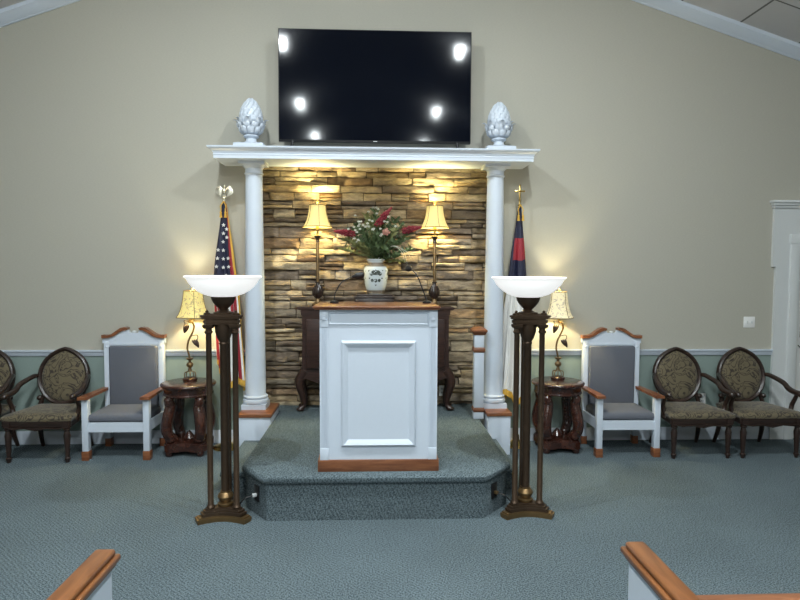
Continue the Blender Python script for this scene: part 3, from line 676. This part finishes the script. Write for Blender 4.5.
def vine_lamp(label, x, m, mirror=1, dx=0.):
    t = thing('table_lamp', label, 'lamp', (x, -.22, .6855), group='vine table lamps')
    s = mirror; t.scale = (1, 1, 1.03)
    b = MB().lathe([(.068, 0), (.072, .008), (.07, .02), (.055, .03), (.03, .036)], sy=.8); b.build('lamp_base', M['mahog'], t)
    b = MB()
    for k in range(5):
        a = 2*pi*k/5; b.tube(spline([(.055*cos(a), .055*sin(a), .03), (.05*cos(a), .05*sin(a), .075), (.02*cos(a), .02*sin(a), .085), (.008*cos(a), .008*sin(a), .12)], 5), .005, 6)
    b.lathe([(.010, .09), (.012, .12), (.03, .135), (.034, .15), (.028, .165), (.012, .175), (.014, .19), (.034, .205), (.036, .212), (.01, .214)]); b.build('urn', M['antique'], t)
    pts = spline([(0, 0, .21), (-.012*s, 0, .26), (-.022*s, 0, .31), (-.012*s, 0, .37), (.012*s, 0, .42), (.035*s, 0, .47), (.045*s, 0, .51), (.03*s, 0, .55), (.0, 0, .558), (dx*.8-.004, 0, .60)], 6)
    MB().tube(pts, .0095, 8).build('vine_stem', M['antique'], t)
    b = MB()
    for (x0, z0, x1, z1) in ((.0, .558, -.035*s, .49), (.012*s, .42, .065*s, .35)):
        b.tube(spline([(x0, 0, z0), ((x0+x1)/2+.03*(1 if x1*s > 0 else -1)*s, 0, z0+.01), (x1*1.25, 0, (z0+z1)/2+.02), (x1, 0, z1+.02)], 5), .004, 6)
        d = Vector((-.3*s, 0, -1)) if x1*s < 0 else Vector((.55*s, 0, -1))
        for w_ in (-.5, 0, .5):
            rot = Matrix.Rotation(math.atan2(d.x, d.z)+w_*.5, 3, 'Y'); b.ball((x1+w_*.022, 0, z1), .044, 2, (.34, .3, 1), rot)
    b.build('leaf', M['walnut'], t)
    MB().lathe([(.012, .57), (.012, .63), (.016, .632), (.016, .66)], (dx, 0, 0), 14).build('socket', M['brass'], t)
    MB().ball((dx, 0, .672), .022, 2, (1, 1, 1.2)).build('bulb', M['bulb'], t)
    sh = [(.137, .600), (.121, .622), (.103, .67), (.091, .72), (.082, .775), (.075, .85)]
    b = MB()
    for off in (0, .003): # rounded square bell shade
        rg = []
        for r, z in sh:
            rr_ = r-off; ring = []
            for i in range(32):
                a = 2*pi*i/32+R(0); k = (abs(cos(a))**3.2+abs(sin(a))**3.2)**(-1/3.2); ring.append((rr_*k*cos(a), rr_*k*sin(a), z))
            rg.append(ring)
        b.rings(rg, cap=False)
    so = b.build('lamp_shade', m, t, ang=50)
    so.rotation_euler.z = R(-24*s); so.location.x = dx
    r = MB()
    for i in range(4):
        a = 2*pi*(i+.5)/4; k = (abs(cos(a))**3.2+abs(sin(a))**3.2)**(-1/3.2); r.tube([((q*k+.002)*cos(a), (q*k+.002)*sin(a), z) for q, z in sh], .003, 6)
    for q, z in (sh[0], sh[-1]):
        r.tube([((q)*((abs(cos(2*pi*i/32))**3.2+abs(sin(2*pi*i/32))**3.2)**(-1/3.2))*cos(2*pi*i/32), q*((abs(cos(2*pi*i/32))**3.2+abs(sin(2*pi*i/32))**3.2)**(-1/3.2))*sin(2*pi*i/32), z) for i in range(33)], .004, 6)
    r.build('shade_trim', M['rib'], so)
    MB().tube([(dx, 0, .66), (dx, 0, .868)], .003, 6).lathe([(.004, .862), (.012, .872), (.008, .885), (.002, .893)], (dx, 0, 0), 12).build('lamp_finial', M['brass'], t)
    L = bpy.data.lights.new('vine_light', 'POINT'); L.energy = VIN; L.color = (1, .86, .52); L.shadow_soft_size = .02
    lo = bpy.data.objects.new('bulb_light', L); COL.objects.link(lo); lo.parent = t; lo.location = (dx, 0, .73)
VIN = 30
vine_lamp('vine-stem table lamp with yellow floral shade beside the american flag', -1.81, M['floral'], 1, .04)
vine_lamp('vine-stem table lamp with pale floral shade on the right side table', 1.83, M['floralp'], 1)

# ------------------------------------------------------------------ throne chairs
def throne(label, x, y=-.33):
    t = thing('throne_chair', label, 'chair', (x, y, 0), group='white throne chairs')
    # back posts
    for s in (-1, 1):
        MB().box(min(s*.243, s*.29), max(s*.243, s*.29), .23, .29, .08, 1.055, .002).build('back_post', M['white'], t)
        MB().box(min(s*.238, s*.295), max(s*.238, s*.295), .225, .295, 0, .08, .003).build('foot_block', M['oak'], t)
        q = MB(); n = 18; c = (s*.2665, 1.0)
        for r0, h_ in ((.014, .004), (.008, .008)): q.rings([[(c[0]+r0*cos(2*pi*i/n), .23, c[1]+r0*sin(2*pi*i/n)) for i in range(n)], [(c[0]+r0*.8*cos(2*pi*i/n), .23-h_, c[1]+r0*.8*sin(2*pi*i/n)) for i in range(n)]])
        q.build('rosette', M['white'], t)
    # pediment
    up = [(.305, 1.055), (.305, 1.085), (.24, 1.088), (.19, 1.105), (.14, 1.14), (.09, 1.162), (.055, 1.165), (.045, 1.14), (.02, 1.13), (0, 1.138)]
    poly = [(-.305, 1.035), (.305, 1.035)]+up+[(-a, b_) for a, b_ in up[::-1][1:]]
    pd = MB().xz(poly, .235, .28)
    for i in range(40):
        xx = -.22+.44*i/39; pd.box(xx-.0035, xx+.0035, .228, .24, 1.012, 1.022)
    pd.box(-.243, .243, .23, .28, 1.022, 1.037); pd.box(-.243, .243, .238, .275, .985, 1.036); pd.build('pediment', M['white'], t)
    for s in (-1, 1):
        low = [(.307, 1.085), (.24, 1.088), (.19, 1.105), (.14, 1.14), (.09, 1.165), (.06, 1.168)]
        hi = [(.055, 1.188), (.085, 1.196), (.125, 1.186), (.165, 1.158), (.21, 1.126), (.25, 1.115), (.307, 1.118)]
        MB().xz([(s*a, b_) for a, b_ in low+hi], .215, .29).build('scroll_cap', M['oak'], t)
    MB().ball((0, .255, 1.145), .02, 2, (1.2, .6, .7)).build('shell_ornament', M['cream'], t)
    MB().box(-.243, .243, .245, .275, .35, 1.0).build('back_board', M['white'], t)
    MB().box(-.236, .236, .205, .247, .40, 1.008, .016, 3).build('back_cushion', M['grey'], t)
    for s in (-1, 1):
        MB().box(min(s*.25, s*.305), max(s*.25, s*.305), -.22, -.16, .085, .572, .002).build('front_leg', M['white'], t)
        MB().box(min(s*.245, s*.311), max(s*.245, s*.311), -.226, -.154, 0, .085, .004).build('foot_block', M['oak'], t)
        MB().box(min(s*.262, s*.285), max(s*.262, s*.285), -.16, .24, .255, .35).build('side_rail', M['white'], t)
        a = MB().xy([(s*.24, -.26), (s*.322, -.26), (s*.322, -.2), (s*.305, .229), (s*.252, .229), (s*.24, -.2)], .572, .597); a.build('armrest', M['oak'], t)
    MB().box(-.25, .25, -.21, -.18, .262, .352).build('front_rail', M['white'], t)
    MB().box(-.243, .243, .23, .26, .255, .35).build('rear_rail', M['white'], t)
    c = MB(); n = 8; rg = []
    c.box(-.262, .262, -.18, .204, .345, .365)
    for z, i in ((.365, .0), (.385, -.004), (.41, .004), (.43, .03), (.44, .08), (.444, .16)):
        hx, y0, y1 = .262-i, -.205+i, .204-i*.6; rg.append([(-hx, y0, z), (hx, y0, z), (hx, y1, z), (-hx, y1, z)])
    c.rings(rg); c.build('seat_cushion', M['grey'], t, ang=50)
    MB().box(-.18, .18, .16, .20, .20, .345).build('webbing', M['grey'], t)
throne('white high-backed throne chair with grey cushions, left of the platform', -2.395)
throne('white high-backed throne chair with grey cushions, right of the platform', 2.405, -.37)

# ------------------------------------------------------------------ oval-back armchairs
def oval_chair():
    t = thing('oval_armchair', '', 'chair', (0, 0, 0), group='oval-back armchairs')
    # back medallion: local plane tilted back
    tilt = R(9); cz_ = .702
    def bk(a, b_, d):  # a across, b up from centre, d outward front
        return (a, .262+b_*sin(tilt)-d*cos(tilt), cz_+b_*cos(tilt)+d*sin(tilt))
    def out(th, rx, rz):
        x = rx*cos(th); z = rz*sin(th)
        if z > 0: z += .018*max(0, 1-abs(x)/(rx*.5))**1.3
        return x, z
    n = 48; ths = [2*pi*i/n for i in range(n)]
    sec = [(0, -.012), (0, .014), (.008, .024), (.02, .03), (.034, .024), (.040, .012), (.040, -.012)]
    rg = []
    for o, d in sec: rg.append([bk(*out(th, .212+o, .238+o), d) for th in ths])
    rg.append(rg[0])
    b = MB().rings(rg, cap=False); b.build('back_frame', M['walnut'], t)
    rg = [[bk(*[q*f for q in out(th, .216, .242)], d) for th in ths] for f, d in ((1, .0), (.96, .014), (.8, .024), (.5, .032), (.2, .035), (.01, .036))]
    b = MB().rings(rg); b.build('back_upholstery', M['damask'], t, ang=60)
    b = MB().rings([[bk(*[q*f for q in out(th, .216, .242)], d) for th in ths] for f, d in ((1, -.001), (.9, -.012), (.01, -.018))]); b.build('back_lining', M['damask'], t, ang=60)
    # seat
    def trap(z, i): return [(-.315+i, -.245+i, z), (.315-i, -.245+i, z), (.25-i, .26-i, z), (-.25+i, .26-i, z)]
    def ringz(z, i):
        q = trap(z, i); o = []
        for k in range(4):
            a, c = Vector(q[k]), Vector(q[(k+1) % 4])
            for j in range(6): 
                p = a.lerp(c, j/6)
                if k == 0: p.y -= .02*sin(pi*j/6)
                o.append(tuple(p))
        return o
    MB().rings([ringz(z, i) for z, i in ((.385, .004), (.405, -.004), (.425, .006), (.442, .035), (.452, .09), (.456, .16))]).build('seat_upholstery', M['damask'], t, ang=60)
    b = MB().rings([ringz(z, i) for z, i in ((.325, .016), (.335, .008), (.378, .006), (.386, .004))])
    b.xz([(-.28, .33), (-.2, .31), (-.1, .318), (0, .298), (.1, .318), (.2, .31), (.28, .33)], -.262, -.235); b.build('seat_rail', M['walnut'], t, ang=30)
    for s in (-1, 1):
        MB().rects([(.027, .027, .385), (.027, .027, .32)], s*.262, -.225).lathe([(.02, .32), (.03, .31), (.03, .30), (.021, .29), (.03, .25), (.028, .22), (.019, .06), (.018, .05), (.026, .042), (.026, .03), (.019, .02), (.015, 0)], (s*.262, -.225, 0), 16).build('front_leg', M['walnut'], t)
        MB().tube(spline([(s*.225, .225, .38), (s*.225, .23, .25), (s*.232, .255, .12), (s*.24, .30, .0)], 5), [.027]*5+[lerp(.027, .017, k/10) for k in range(11)], 8).build('back_leg', M['walnut'], t)
        MB().tube(spline([(s*.225, .225, .37), (s*.215, .235, .45), (s*.19, .24, .52), (s*.165, .24, .535)], 5), .022, 8).ball((s*.222, .225, .50), .026, 2).build('back_support', M['walnut'], t)
        arm = spline([(s*.243, .25, .715), (s*.262, .19, .715), (s*.30, .05, .67), (s*.302, -.03, .625), (s*.304, -.11, .607), (s*.304, -.185, .605), (s*.304, -.20, .595)], 6)
        rs = [lerp(.020, .027, min(1, k/18)) for k in range(len(arm))]
        MB().tube(arm, rs, 10).ball((s*.304, -.195, .598), .03, 2, (.9, 1, .9)).build('arm', M['walnut'], t)
        MB().tube(spline([(s*.304, -.15, .60), (s*.31, -.12, .55), (s*.305, -.08, .47), (s*.29, -.09, .40), (s*.285, -.10, .36)], 5), [lerp(.018, .024, k/20) for k in range(21)], 10).build('arm_support', M['walnut'], t)
    return t
ch = oval_chair(); ch.location = (3.085, -.41, 0); ch['label'] = 'oval-back armchair in brown damask, right beside the right throne'
dup(ch, (3.755, -.41, 0), 'oval-back armchair in brown damask beside the white door surround')
dup(ch, (-3.075, -.365, 0), 'oval-back armchair in brown damask, left beside the left throne')
dup(ch, (-3.80, -.365, 0), 'oval-back armchair in brown damask cut off by left photo edge')

# ------------------------------------------------------------------ flags
def flag(label, cat, x, y, ctr, rad, zt, zb, matfn, mats, stars, seed, topper, kname, phase=0., poleoff=0.):
    t = thing(kname, label, 'flag', (x, y, 0))
    MB().lathe([(.14, 0), (.142, .008), (.13, .02), (.09, .032), (.05, .045), (.032, .06), (.028, .11), (.02, .115)], n=36).build('floor_stand', M['brass'], t)
    MB().tube([(0, 0, .05), (0, 0, topper)], .0125, 12).build('pole', M['oak'], t)
    n, m = 96, 60; rf = random.Random(seed); b = MB()
    ph = [rf.uniform(0, 6.28) for _ in range(4)]
    def pt(i, j):
        v = j/m; a = 2*pi*i/n; r = rad(v)
        f = 1+.20*sin(6*a+ph[0]+v*1.2)+.13*sin(11*a+ph[1]-v*2)+.06*sin(17*a+ph[2])
        fade = min(1, v*4)
        rr_ = r*(1+(f-1)*fade)
        zz = lerp(zt, zb, v)-(.06*sin(3*a+ph[3])+.10*sin(a+phase))*v*v
        return Vector((ctr(v)+rr_*cos(a), rr_*.75*sin(a), zz))
    V = [[b.bm.verts.new(pt(i, j)) for i in range(n)] for j in range(m+1)]
    for j in range(m):
        for i in range(n):
            f = b.bm.faces.new((V[j][i], V[j][(i+1) % n], V[j+1][(i+1) % n], V[j+1][i])); f.material_index = matfn(i/n, j/m)
    # inner layer for thickness
    W = [[b.bm.verts.new(Vector((ctr(j/m), 0, pt(i, j).z)).lerp(pt(i, j), .96)) for i in range(n)] for j in range(m+1)]
    for j in range(m):
        for i in range(n):
            f = b.bm.faces.new((W[j][i], W[j+1][i], W[j+1][(i+1) % n], W[j][(i+1) % n])); f.material_index = matfn(i/n, j/m)
    for i in range(n):
        for r_, q_ in ((V[0], W[0]), (V[m], W[m])):
            f = b.bm.faces.new((r_[i], q_[i], q_[(i+1) % n], r_[(i+1) % n])); f.material_index = 3
    fl = b.build('flag_cloth', mats, t, ang=70)
    if stars:
        for (fi, z_) in stars:
            j = (zt-z_)/(zt-zb)*m; i = int(fi*n) % n; jj = int(j)
            p = pt(i, jj).lerp(pt(i, jj+1), j-jj); nr = (pt(i+1, jj)-pt(i-1, jj)).cross(pt(i, jj+1)-pt(i, jj)).normalized()
            nr = Vector((0, -1, 0))
            ux = Vector((0, 0, 1)).cross(nr).normalized(); uz = nr.cross(ux)
            if uz.z < 0: uz = -uz
            s = MB(); pts = []
            for k in range(10):
                r_ = .019 if k % 2 == 0 else .0085; a = pi/2+k*pi/5; pts.append(p+ux*r_*cos(a)+uz*r_*sin(a))
            s.rings([[tuple(q+nr*.002) for q in pts], [tuple(q+nr*.014) for q in pts]]); s.build('star', M['flagwhite'], fl, smooth=False)
    # cords and tassels at the top
    c = MB()
    for s_ in (-1, 1):
        c.tube(spline([(0, -.03, zt+.02), (s_*.025, -.05, zt-.03), (s_*.02, -.05, zt-.06), (s_*.022, -.055, zt-.09)], 5), .005, 6)
        c.lathe([(.004, -.08), (.012, -.09), (.009, -.10), (.015, -.14), (.0, -.14)], (s_*.022, -.055, zt), 10)
    c.build('tassel_cord', M['gold'], t)
    return t
def us_mat(u, v):
    # u = .75 faces the camera (-y); .5 left, 1/0 right
    if u > .93 or u < .03: return 2
    if v < .50:
        return 0 if .42 < u < .90 else 1
    if v > .965: return 2
    if .70 < u < .735: return 2
    return 1 if int((u*26)) % 2 else 3
us = flag('american flag furled on gold-based pole left of the left column', 'flag', -1.472, -.17,
     lambda v: lerp(0, .09, max(0, v-.35)), lambda v: .022+.085*min(1, v/.5)+.03*max(0, v-.5), 2.41, .70, us_mat, [M['navy'], M['red'], M['gold'], M['flagwhite']],
     [(.75, 2.20), (.75, 2.12), (.745, 2.04), (.755, 1.96), (.76, 1.88), (.75, 1.80), (.80, 1.72), (.66, 1.96), (.66, 1.88), (.65, 1.80), (.84, 1.88), (.84, 1.80), (.84, 2.08), (.845, 2.16)], 4, 2.43, 'american_flag', phase=2.2)
e = MB().ball((0, 0, 2.47), .018, 2).lathe([(.006, 2.485), (.022, 2.50), (.006, 2.515)], n=14)
e.ball((0, 0, 2.56), .022, 2, (.8, .8, 1.7)).ball((.004, -.012, 2.605), .013, 2)
e.tube([(.004, -.02, 2.604), (.006, -.034, 2.60)], [.005, .001], 6)
e.xz([(-.015, 2.53), (.015, 2.53), (.024, 2.50), (-.024, 2.50)], -.004, .004)
for s in (-1, 1):
    for k in range(6):
        a = R(62-k*6); rr_ = .055-.0*k
        e.tube(spline([(s*.012, 0, 2.575), (s*.045, 0, 2.61-k*.006), (s*(.075-.008*k), 0, 2.585-k*.006), (s*(.085-.010*k), -.003, 2.535-k*.006)], 4), [.0042]*7+[.004, .004, .0035, .003, .003, .002][:6], 6, flat=.6)
e.build('eagle_topper', M['silver'], us, loc=(0, 0, -.03))
def ch_mat(u, v):
    if v > .955: return 2
    if u > .97 or u < .015: return 2
    if v < .155: return 0
    if v < .27: return 1 if .50 < u < .97 else 0
    if v < .40: return 0
    return 3
cf = flag('white christian flag with navy and red canton, furled right of column', 'flag', 1.43, -.17,
     lambda v: lerp(0, -.02, v)-.03*max(0, v-.5), lambda v: .018+.085*min(1, v/.55)+.03*max(0, v-.5), 2.40, .56, ch_mat, [M['navy'], M['red'], M['gold'], M['flagwhite']],
     None, 9, 2.42, 'christian_flag', phase=3.6)
MB().lathe([(.012, 2.40), (.02, 2.42), (.008, 2.435), (.008, 2.45)], n=14).box(-.009, .009, -.006, .006, 2.44, 2.62, .002).box(-.052, .052, -.006, .006, 2.548, 2.566, .002).build('cross_topper', M['brass'], cf)

# ------------------------------------------------------------------ wall plates
def plate(name, label, cat, x0, x1, z0, z1, y=0., kind='switch'):
    t = thing(name, label, cat, ((x0+x1)/2, y, (z0+z1)/2)); hx, hz = (x1-x0)/2, (z1-z0)/2
    MB().box(-hx, hx, -.006, 0, -hz, hz, .002).build('cover_plate', M['plate'], t)
    if kind == 'switch':
        for s in (-1, 1): MB().box(s*.024-.006, s*.024+.006, -.014, -.006, -.013, .013, .002).build('toggle', M['cream'], t)
    else:
        for s in (-1, 1): 
            sk = MB().box(-.016, .016, -.0085, -.006, s*.022-.014, s*.022+.014, .003).build('socket', M['cream'], t)
            MB().box(-.009, -.005, -.0095, -.0083, s*.022-.005, s*.022+.006).box(.005, .009, -.0095, -.0083, s*.022-.005, s*.022+.006).build('slots', M['black'], sk)
plate('light_switch', 'white double light switch on beige wall above the chair rail', 'light switch', 3.857, 3.977, 1.182, 1.297)
plate('wall_outlet', 'white outlet low on green wall between the right armchairs', 'outlet', 3.40, 3.475, .375, .49, kind='o')
plate('wall_outlet', 'white outlet low on green wall beside the left column', 'outlet', -1.345, -1.27, .47, .585, kind='o')
plate('wall_outlet', 'beige outlet low on stone wall behind the right sideboard leg', 'outlet', .685, .755, .42, .535, YS-.052, kind='o')

# ------------------------------------------------------------------ pews in the foreground
def pew(label, s, rail_y):
    X0 = s*.84; X1 = s*.92; XE = s*4.6; ya, yb = -4.165, -4.66
    t = thing('pew', label, 'pew', (0, 0, 0), group='front pews'); t.scale = (1, 1, 1.012)
    def bx(m, xa, xb, *a): return m.box(min(xa, xb), max(xa, xb), *a)
    for xc, nm in ((s*.880, 'near'), (XE, 'far')):
        e = MB(); bx(e, xc-.022, xc+.022, yb, ya-.01, 0, .80)
        xf = xc-s*.022
        frame = MB()
        e.build('end_panel', M['white'], t)
        # raised moulding on the aisle face
        q = MB(); pr = [(0, 0), (.01, .008), (.02, .008), (.03, 0)]
        q.rings([[(xf-s*d, yb+.08+o, .12+o), (xf-s*d, ya-.09-o, .12+o), (xf-s*d, ya-.09-o, .70-o), (xf-s*d, yb+.08+o, .70-o)] for o, d in pr], cap=False); q.build('panel_moulding', M['white'], t, ang=20)
        c = MB(); bx(c, xc-.036, xc+.036, yb-.02, ya+.0, .80, .816, .005); bx(c, xc-.046, xc+.046, yb-.03, ya+.012, .814, .836, .008, 3); bx(c, xc-.034, xc+.034, yb-.02, ya+.002, .834, .856, .010, 3)
        c.build('end_cap', M['pewoak'], t)
    b = MB(); bx(b, X1-s*.02, XE, rail_y-.05, rail_y-.02, .30, .80); b.build('backrest', M['white'], t)
    b = MB(); bx(b, X1, XE, rail_y-.075, rail_y, .80, .832, .008); b.build('top_rail', M['oakx'], t)
    b = MB(); bx(b, X1-s*.02, XE, rail_y+.0, ya-.03, .38, .42, .008); b.build('seat', M['oakx'], t)
    b = MB(); bx(b, X1-s*.02, XE, rail_y+.02, rail_y+.04, .05, .38); b.build('seat_riser', M['white'], t)
pew('white pew end with oak cap in lower left corner of photo', -1, -4.53)
pew('white pew with oak cap and top rail in lower right corner', 1, -4.455)

# ------------------------------------------------------------------ ceiling downlights and light
def downlight(x, y, label):
    z = cz(x)-.002
    t = thing('ceiling_light', label, 'ceiling light', (x, y, z), group='round ceiling lights')
    sl = math.atan(.322)*(1 if x > 0 else -1); t.rotation_euler = (0, sl, 0)
    MB().lathe([(.16, 0), (.165, -.015), (.155, -.028), (.13, -.03), (.13, 0)], n=32, cap=False).build('trim_ring', M['white'], t)
    L = bpy.data.lights.new('downlight', 'POINT'); L.shadow_soft_size = .06; L.energy = DOWN; L.color = (.90, .98, 1.)
    MB().lathe([(.128, -.02), (.126, -.032), (.11, -.045), (.07, -.055), (.001, -.058)], n=32, cap=False).build('lens', M['lens'], t)
    lo = bpy.data.objects.new('lamp_glow', L); COL.objects.link(lo); lo.parent = t; lo.location = (0, 0, -.15)
    A = bpy.data.lights.new('downlight_beam', 'AREA'); A.shape = 'DISK'; A.size = .13; A.energy = BEAM; A.color = (.90, .98, 1.)
    ao = bpy.data.objects.new('lamp_beam', A); COL.objects.link(ao); ao.parent = t; ao.location = (0, 0, -.065); ao.rotation_euler = (0, -sl, 0)
DOWN = 46; BEAM = 112
POS = [(-3.0, -1, 'round ceiling light reflected at the top left corner of the television'), (-3.2, 1, 'round ceiling light reflected at the top right corner of the television'),
       (-6.0, -1, 'round ceiling light reflected at lower left of the television, above lowest glow'), (-6.6, 1, 'round ceiling light reflected at lower right of the television'),
       (-8.8, -1, 'round ceiling light reflected at bottom left edge of the television'), (-9.8, 1, 'round ceiling light on the right, the row before the rear wall'),
       (-12., -1, 'round ceiling light nearest the rear wall on the left')]
for yy, sd, lb in POS:
    downlight((-1.36 if yy > -5 else -1.48) if sd < 0 else 1.26, yy, lb)
wd = bpy.data.worlds.new('World'); scn.world = wd; wd.use_nodes = True
wd.node_tree.nodes['Background'].inputs[0].default_value = (.5, .55, .6, 1); wd.node_tree.nodes['Background'].inputs[1].default_value = .2

# ------------------------------------------------------------------ camera
cam = bpy.data.cameras.new('camera'); co = bpy.data.objects.new('camera', cam); COL.objects.link(co)
cam.sensor_width = 36; cam.lens = 27.0; cam.clip_start = .05
yw, pt_, rl = R(2.35), R(3.0), R(.25)
f = Vector((sin(yw)*cos(pt_), cos(yw)*cos(pt_), -sin(pt_))); r = Vector((cos(yw), -sin(yw), 0)); u = r.cross(f)
r2 = r*cos(rl)+u*sin(rl); u2 = -r*sin(rl)+u*cos(rl)
mw = Matrix((r2, u2, -f)).transposed().to_4x4(); mw.translation = Vector((0, -6.12, 1.785)); co.matrix_world = mw
scn.camera = co
scn.view_settings.view_transform = 'Standard'; scn.view_settings.look = 'None'; scn.view_settings.gamma = 1
scn.view_settings.exposure = 0.0
